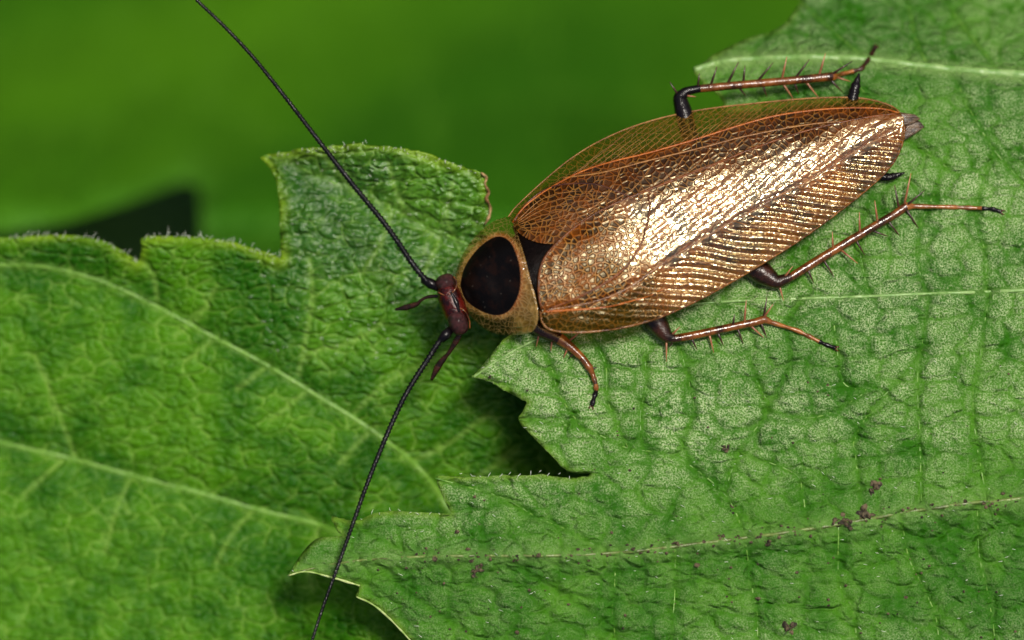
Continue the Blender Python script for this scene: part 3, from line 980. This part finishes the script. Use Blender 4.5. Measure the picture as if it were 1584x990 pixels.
for k in range(6):
    f = (k + .5) / 6
    pts = [(842 + 3 * f, 470 - 52 * f), (875 + 6 * f, 446 - 55 * f), (920 + 10 * f, 425 - 60 * f), (975 + 12 * f, 400 - 70 * f)]
    wvein(wing_n, pts, znear, .8, .6, M['wing_vein_gold'], .3)
# folded hindwing and last segments behind the forewings
P = Parts()
tipA = cm([(1386, 172), (1400, 174), (1418, 178), (1424, 183)]); tipB = cm([(1384, 200), (1396, 196), (1412, 190), (1424, 184)])
patch('hindwing_tip', tipA, tipB, 14, 8, lambda x, y: zplane(x, y) + 24 + .1 * (1424 - x) + 1.2 * np.sin(y * .9), M['tail'], roach, None, 2)
tipA = cm([(1382, 198), (1400, 194), (1420, 185), (1431, 195)]); tipB = cm([(1388, 224), (1400, 216), (1418, 205), (1431, 196)])
patch('hindwing_tip', tipA, tipB, 14, 8, lambda x, y: zplane(x, y) + 18 + .1 * (1431 - x) + 1.0 * np.sin(y * .8), M['tail'], roach, None, 2)
V, F = tube_data(np.array([(1380, 205, zplane(1380, 205) + 14), (1405, 204, zplane(1405, 204) + 12), (1428, 194, zplane(1428, 194) + 11)]), [9, 8, 3], 10, .6)
build('subgenital_plate', V, F, M['black'], roach)

# pronotum
PR_OUT = cm([(703, 432), (712, 402), (730, 372), (755, 348), (783, 336), (796, 346), (803, 370), (812, 400), (820, 432), (829, 464), (832, 492), (824, 512), (800, 518), (770, 517), (744, 505), (722, 482), (707, 456), (703, 432)], 8)[:-1]
DISC = cm([(713, 442), (720, 414), (742, 384), (767, 368), (786, 373), (798, 395), (804, 425), (801, 456), (788, 479), (768, 487), (744, 480), (722, 464), (713, 442)], 6)[:-1]
def z_pron(x, y, r):
    a, b = ab(x, y)
    w = sstep(-14, 42, a)
    dome = zplane(x, y) + 22 + 60 * np.maximum(1 - r ** 2.4, 0) ** .9 + 3.0 * np.exp(-((r - .97) / .05) ** 2)
    return dome * (1 - w) + (z_back(x, y) + 9 + 2.5 * np.exp(-((r - .96) / .05) ** 2)) * w
def pronotum():
    c = np.array([772., 434.])
    nr = 46
    n = len(PR_OUT)
    V = [(c[0], c[1], z_pron(c[0], c[1], 0.0))]
    R_ = [0.0]
    for i in range(1, nr + 1):
        r = (i / nr)
        for p in PR_OUT:
            q = c + (p - c) * r
            V.append((q[0], q[1], z_pron(q[0], q[1], r)))
            R_.append(r)
    F = [(0, 1 + (k + 1) % n, 1 + k) for k in range(n)]
    for i in range(nr - 1):
        for k in range(n):
            a = 1 + i * n; b = 1 + (i + 1) * n
            F.append((a + k, a + (k + 1) % n, b + (k + 1) % n, b + k))
    F = [f[::-1] for f in F]
    V = np.array(V)
    x, y = V[:, 0], V[:, 1]
    d = dist_line(x, y, DISC, maxd=80, closed=True)
    sgn = np.where(in_poly(x, y, DISC), 1, -1) * d
    disc = np.clip(.5 + (sgn + 1) / 12, 0, 1)
    stain = np.exp(-np.clip(-sgn, 0, 99) / 7) * sstep(740, 800, x - .2 * (y - 430)) + .35 * np.exp(-np.clip(-sgn, 0, 99) / 4)
    clear = np.clip(sstep(4, 11, -sgn) * (1 - sstep(785, 808, x + .25 * (y - 430) * (y < 430))) , 0, 1)
    o = build('pronotum', V, F, M['pronotum'], roach, attrs={'disc': disc, 'stain': np.clip(stain, 0, 1), 'clear': clear}, up=True)
    return o
pronotum()

# head
hz = lambda x, y: zplane(x, y) + 26
def ellipsoid(c, ax, ay, rx, ry, rz, nu=20, nv=14, sq=1.0):
    """rx along ax, ry along ay, rz up"""
    V, F = [], []
    for j in range(nv + 1):
        ph = math.pi * j / nv
        for i in range(nu):
            th = 2 * math.pi * i / nu
            a = math.sin(ph) * math.cos(th); b = math.sin(ph) * math.sin(th)
            a = math.copysign(abs(a) ** sq, a); b = math.copysign(abs(b) ** sq, b)
            q = np.array(c, float)
            q[:2] += np.array(ax) * a * rx + np.array(ay) * b * ry
            q[2] += math.cos(ph) * rz
            V.append(q)
    for j in range(nv):
        for i in range(nu):
            i2 = (i + 1) % nu
            F.append((j * nu + i, j * nu + i2, (j + 1) * nu + i2, (j + 1) * nu + i))
    return V, F
hl = np.array([.36, .933]); hw = np.array([.933, -.36])   # across the head, along the body
P = Parts()
V, F = ellipsoid((701, 471, hz(701, 471)), hl, hw, 40, 20, 24, sq=.85); P.add(V, F)
head = build('head', P.v, P.f, M['head'], roach)
V, F = ellipsoid((690, 438, hz(690, 438) + 6), hl, hw, 14, 16, 20, sq=.85); build('eye', V, F, M['eye'], head)
V, F = ellipsoid((709, 499, hz(709, 499) + 6), hl, hw, 20, 15, 20, sq=.85); build('eye', V, F, M['eye'], head)
V, F = tube_data(np.c_[cm([(698, 452), (706, 468), (711, 484)], 5), np.full(11, hz(704, 468) + 22)], np.interp(np.arange(11), [0, 5, 10], [2, 4.5, 2]), 8)
build('forehead_ridge', V, F, M['black'], head)

for pts_, r_ in (([(678, 452), (690, 457), (703, 450), (707, 438), (702, 428)], 1.1), ([(694, 484), (706, 477), (718, 480), (726, 494), (727, 508)], 1.1)):
    p_ = cm(pts_, 6)
    V, F = tube_data(np.c_[p_, np.interp(np.linspace(0, 1, len(p_)), [0, .5, 1], [hz(700, 470) + 18, hz(700, 470) + 23, hz(700, 470) + 12])], r_, 8)
    build('eye_rim', V, F, M['redbrown'], head)

def antenna(path, z0, zmid, z1, r0, r1, bead):
    p = cm(path, 12)
    L = np.linalg.norm(np.diff(p, axis=0), axis=1).sum()
    nseg = int(L / bead)
    n = nseg * 4
    p = resample(p, n)
    s = np.linspace(0, 1, n)
    z = np.interp(s, [0, .25, 1], [z0, zmid, z1])
    r = (r0 + (r1 - r0) * np.minimum(1, s * 1.15))
    r = r * (1 + .27 * np.cos(np.arange(n) * math.pi / 2))
    r[:12] *= np.linspace(1.25, 1, 12)
    V, F = tube_data(np.c_[p, z], r, 10)
    return build('antenna', V, F, M['antenna'], roach)
def scape(c0, c1, r):
    z0, z1 = hz(*c0) + 4, hz(*c1) + 6
    m = ((c0[0] + c1[0]) / 2, (c0[1] + c1[1]) / 2)
    V, F = tube_data(np.array([(*c0, z0), (*m, (z0 + z1) / 2 + 1), (*c1, z1)]), [r * .8, r * 1.15, r * .85], 12)
    return V, F
a1 = antenna([(676, 444), (662, 436), (640, 410), (600, 352), (545, 284), (490, 213), (440, 148), (395, 92), (350, 44), (304, 0), (262, -42), (180, -130)], hz(676, 444) + 5, 60, 75, 4.7, 2.1, 6.2)
a2 = antenna([(694, 512), (680, 528), (662, 556), (640, 590), (620, 626), (596, 680), (570, 745), (545, 815), (522, 880), (502, 935), (484, 990), (468, 1045), (440, 1130)], hz(694, 512) + 4, 62, 78, 4.7, 2.1, 6.2)
for a_, c0, c1 in ((a1, (680, 446), (654, 432)), (a2, (698, 509), (682, 526))):
    V, F = scape(c0, c1, 7.2); build('scape', V, F, M['black'], a_)
def palp(path, rad, zs):
    p = cm(path, 6)
    n = len(p)
    V, F = tube_data(np.c_[p, np.linspace(zs[0], zs[1], n)], np.interp(np.linspace(0, 1, n), np.linspace(0, 1, len(rad)), rad), 10)
    return build('palp', V, F, M['darkbrown'], head)
palp([(684, 458), (664, 459), (652, 464), (645, 470), (630, 475), (611, 479)], [2.4, 2.8, 2.2, 2.4, 4.4, 4.8, 1.6], (24, -8))
palp([(712, 516), (704, 530), (694, 546), (688, 553), (678, 566), (667, 588)], [4, 5, 3.2, 3, 4.6, 5.6, 2.4], (22, -8))

# legs: each one continuous limb, spines as its pieces
def leg(path, rad, mats, mi, spines, z_end, name='leg'):
    """path: list of (x, y, z) joints with sub-points; mi: material index by fraction"""
    path = np.asarray(path, float)
    n = 8
    p = []
    r = []
    f = []
    for i in range(len(path) - 1):
        for k in range(n):
            t_ = k / n
            p.append(path[i] * (1 - t_) + path[i + 1] * t_)
            r.append(rad[i] * (1 - t_) + rad[i + 1] * t_)
            f.append(i)
    p.append(path[-1]); r.append(rad[-1]); f.append(len(path) - 2)
    p = np.array(p); r = np.array(r)
    # relax the corners a little
    for _ in range(2):
        p[1:-1] = p[1:-1] * .5 + (p[:-2] + p[2:]) * .25
    nt = int(len(p) * .36)
    r[-nt:] *= 1 + .16 * np.cos(np.arange(nt) * 2 * math.pi / 8)
    V, F = tube_data(p, r, 12)
    sides = 12
    ids = []
    for q in F:
        k = min(min(q) // sides, len(f) - 1)
        ids.append(mi[f[k]])
    if len(F) >= 2 * sides:
        for j in range(len(F) - 2 * sides, len(F)):
            ids[j] = mi[0] if (j - (len(F) - 2 * sides)) % 2 == 0 else mi[-1]
    o = build(name, V, F, mats, roach, mat_idx=ids)
    e_, d_ = p[-1], p[-1] - p[-5]
    d_ = d_ / np.linalg.norm(d_)
    for sg in (-1, 1):
        sd_ = np.array([-d_[1], d_[0], 0]) * sg
        V, F = tube_data([e_ - d_ * 1.5, e_ + d_ * 4 + sd_ * 3.2, e_ + d_ * 7.5 + sd_ * 2.6 + np.array([0, 0, -3])], [1.6, 1.2, .3], 6)
        build('claw', V, F, M['redbrown'], o)
    for (x, y, dx, dy, dz, dark) in spines:
        k = np.argmin(np.hypot(p[:, 0] - x, p[:, 1] - y))
        b = p[k]
        dx *= 1.35; dy *= 1.35
        L = np.array([(0, 0, 0), (dx * .5, dy * .5, dz * .55), (dx, dy, dz)], float) + b
        V, F = tube_data(L, [2.2, 1.7, .5], 6)
        build('spine', V, F, M['spine_dark'] if dark else M['spine'], o)
    return o
def lz(x, y): return float(z_right(np.array([float(x)]), np.array([float(y)]))[0])
def zp(x, y, h): return (x, y, float(zplane(x, y)) + h)
def on(x, y, h=2.5): return (x, y, lz(x, y) + h)
LM = [M['darkbrown'], M['redbrown'], M['amber'], M['black']]

# hind leg on the near side
leg([zp(1100, 365, 22), zp(1150, 402, 20), zp(1180, 424, 20), zp(1200, 437, 22), zp(1222, 429, 22), zp(1262, 404, 20), zp(1330, 363, 17), zp(1385, 331, 14), zp(1402, 319, 13),
     on(1415, 319, 7), on(1470, 320, 3), on(1496, 321, 3.5), on(1520, 322, 3), on(1536, 323, 3), on(1549, 327, 2.5)],
    [16, 20, 18, 11, 6.6, 7.0, 6.8, 6.4, 7.0, 3.6, 3.3, 3.5, 3.0, 3.2, 3.4], LM, [0, 0, 0, 0, 1, 1, 1, 1, 2, 2, 2, 2, 3, 3],
    [(1203, 441, 6, 22, -2, 0), (1206, 432, 12, -16, 12, 0), (1245, 415, 8, 18, -6, 1), (1270, 399, 14, 22, -4, 1), (1300, 381, 22, 18, 6, 0), (1325, 366, 12, 20, -6, 1),
     (1347, 353, 22, 8, 0, 1), (1372, 338, 16, 20, -8, 1), (1291, 385, -1, -22, 14, 0), (1327, 364, -1, -26, 14, 0), (1360, 345, -4, -27, 14, 0), (1396, 323, 26, -22, 10, 1),
     (1398, 321, 8, -40, 14, 0), (1392, 326, -6, -30, 8, 1), (1400, 322, 16, 24, -8, 1)], 0)
# middle leg on the near side
leg([zp(960, 420, 24), zp(1000, 470, 20), zp(1014, 498, 20), zp(1030, 520, 20), zp(1042, 524, 20), zp(1070, 519, 19), zp(1120, 508, 17), zp(1168, 498, 15), zp(1181, 494, 15),
     on(1193, 499, 8), on(1232, 511, 3.4), on(1250, 520, 3), on(1266, 528, 3), on(1276, 533, 3), on(1291, 538, 2.6)],
    [15, 19, 18, 11, 6.4, 6.4, 6.2, 6.0, 6.6, 3.6, 3.3, 3.4, 3.0, 3.2, 3.6], LM, [0, 0, 0, 0, 1, 1, 1, 1, 2, 2, 2, 2, 3, 3],
    [(1026, 524, 0, 30, -2, 0), (1036, 518, 12, -12, 12, 0), (1066, 521, 8, 16, -6, 1), (1098, 514, 6, 24, -6, 0), (1110, 512, 8, 18, -6, 1), (1136, 506, 8, 20, -6, 1), (1156, 502, 18, 16, -4, 0),
     (1148, 501, 2, -28, 14, 0), (1130, 505, 2, -14, 10, 1), (1178, 496, 12, -18, 12, 0), (1180, 495, 4, -26, 10, 1), (1176, 498, 8, 20, -8, 1), (1044, 528, -6, 10, -6, 1)], 0)
# front leg on the near side
leg([zp(800, 480, 20), zp(835, 510, 14), zp(866, 524, 14), zp(884, 538, 13), zp(900, 553, 11), zp(911, 568, 10), on(916, 578, 6), on(921, 594, 3.5), on(922, 604, 3), on(918, 616, 3), on(915, 627, 2.6)],
    [12, 11, 9.5, 7, 5.8, 6.2, 4, 3.6, 3.8, 3.4, 4.2], LM, [0, 0, 2, 2, 1, 1, 1, 2, 3, 3],
    [(874, 530, 18, -14, 10, 0), (834, 514, -4, 20, 0, 0), (852, 522, -2, 18, 0, 0), (880, 536, -6, 14, -2, 0), (898, 552, 10, 6, 0, 0), (890, 545, -8, 8, -4, 1), (912, 570, 8, -2, 2, 1)], 0)
# hind leg on the far side
leg([zp(1085, 250, 22), zp(1066, 205, 18), zp(1058, 172, 18), zp(1052, 150, 20), zp(1062, 140, 22), zp(1082, 136, 22), zp(1150, 130, 22), zp(1230, 123, 20), zp(1290, 117, 18),
     on(1302, 113, 10), on(1324, 107, 5), on(1336, 104, 4), on(1346, 92, 3.4), on(1354, 80, 3), on(1361, 68, 2.6)],
    [11, 13, 14, 11, 7, 6.2, 6.4, 6.4, 7.2, 3.4, 3.2, 3.8, 3.4, 3.4, 4.0], [M['black'], M['redbrown'], M['amber'], M['darkbrown']], [0, 0, 0, 0, 0, 1, 1, 1, 2, 2, 3, 3, 3, 3],
    [(1040, 146, -12, -18, 12, 1), (1062, 152, 16, 2, 6, 0), (1078, 133, 2, -18, 10, 1), (1098, 131, 8, -24, 10, 1), (1126, 128, 14, -28, 10, 1), (1152, 127, 2, -22, 10, 1), (1172, 126, 20, -24, 10, 1),
     (1206, 122, 6, -28, 12, 0), (1226, 120, 18, -24, 10, 1), (1264, 116, 8, -28, 10, 0), (1282, 114, 28, -18, 10, 1), (1144, 133, 10, 12, -8, 1), (1176, 132, 6, 16, -8, 1),
     (1206, 129, 14, 20, -6, 0), (1226, 128, 6, 16, -8, 1), (1246, 126, 18, 22, -6, 0), (1284, 122, 18, 18, -6, 1), (1292, 119, 20, 6, 0, 0)], 0)

# cerci
def cercus(p0, p1, p2, r):
    p = cm([p0, p1, p2], 12)
    n = len(p)
    s = np.linspace(0, 1, n)
    rad = r * np.interp(s, [0, .2, .7, 1], [.9, 1, .7, .12]) * (1 + .10 * np.cos(s * 2 * math.pi * 7))
    V, F = tube_data(p, rad, 12)
    return build('cercus', V, F, M['black'], roach)
cercus(zp(1316, 180, 17), zp(1322, 145, 20), zp(1331, 112, 24), 11)
cercus(zp(1338, 262, 14), zp(1370, 274, 14), zp(1400, 267, 16), 8.5)

# ---------------------------------------------------------------- dirt on the pale-sheened leaf
def crumb(name, x, y, r, label, n=9):
    P = Parts()
    rs = np.random.RandomState(int(x * 7 + y))
    for k in range(n):
        dx, dy = rs.normal(0, r * .55, 2)
        s = r * rs.uniform(.25, .6)
        bm = bmesh.new()
        bmesh.ops.create_icosphere(bm, subdivisions=1, radius=s)
        ax_ = rs.uniform(.45, 1.5, 3); ax_[2] = rs.uniform(.3, .7)
        vv = [np.array(v.co) * ax_ * rs.uniform(.5, 1.4) for v in bm.verts]
        ff = [tuple(v.index for v in f.verts) for f in bm.faces]
        bm.free()
        if k == 0: dx = dy = 0
        zz = lz(x + dx, y + dy) + s * .45
        P.add([(x + dx + v[0], y + dy + v[1], zz + v[2]) for v in vv], ff)
    o = build(name, P.v, P.f, M['grit'], None, smooth=False)
    return tag(o, label, 'dirt', 'dirt crumbs lying on the stippled leaf')
crumb('dirt_crumb', 1300, 806, 9, 'dark round dirt crumb sitting right on the lower leaf vein', 12)
crumb('dirt_crumb', 1334, 796, 11, 'brown flaky dirt crumb just above the lower leaf vein', 16)
crumb('dirt_crumb', 1350, 752, 9, 'brown dirt crumb a little way above the flaky one by the vein', 12)
crumb('dirt_crumb', 737, 881, 8, 'dark dirt crumb below the vein near the narrow lobe tip', 9)
crumb('dirt_crumb', 1119, 690, 7, 'dark dirt crumb below the middle leg of the cockroach', 8)
crumb('dirt_crumb', 1130, 783, 6, 'dark dirt crumb on the branching side vein', 7)
crumb('dirt_crumb', 1216, 970, 9, 'dirt crumb on the lower lobe well below the vein', 9)
P = Parts()
rs = np.random.RandomState(5)
for k in range(330):
    if k < 130:
        x = rs.uniform(620, 1584); y = float(np.interp(x, cm(VL)[:, 0], cm(VL)[:, 1])) + rs.normal(0, 7)
    else:
        x = rs.uniform(560, 1600); y = rs.uniform(560, 1000)
        if not in_poly(np.array([x]), np.array([y]), R_OUT)[0] or (k < 250 and y < 820): continue
    s = rs.uniform(.9, 2.4) if rs.rand() < .85 else rs.uniform(2.4, 4.2)
    bm = bmesh.new()
    bmesh.ops.create_icosphere(bm, subdivisions=1, radius=s)
    zz = lz(x, y) + s * .4
    P.add([(x + v.co.x * rs.uniform(.6, 1.7), y + v.co.y * rs.uniform(.6, 1.4), zz + v.co.z) for v in bm.verts], [tuple(v.index for v in f.verts) for f in bm.faces])
    bm.free()
tag(build('dirt_specks', P.v, P.f, M['grit'], None, smooth=False), 'fine dark dirt specks scattered over the pale-sheened leaf', 'dirt', kind='stuff')
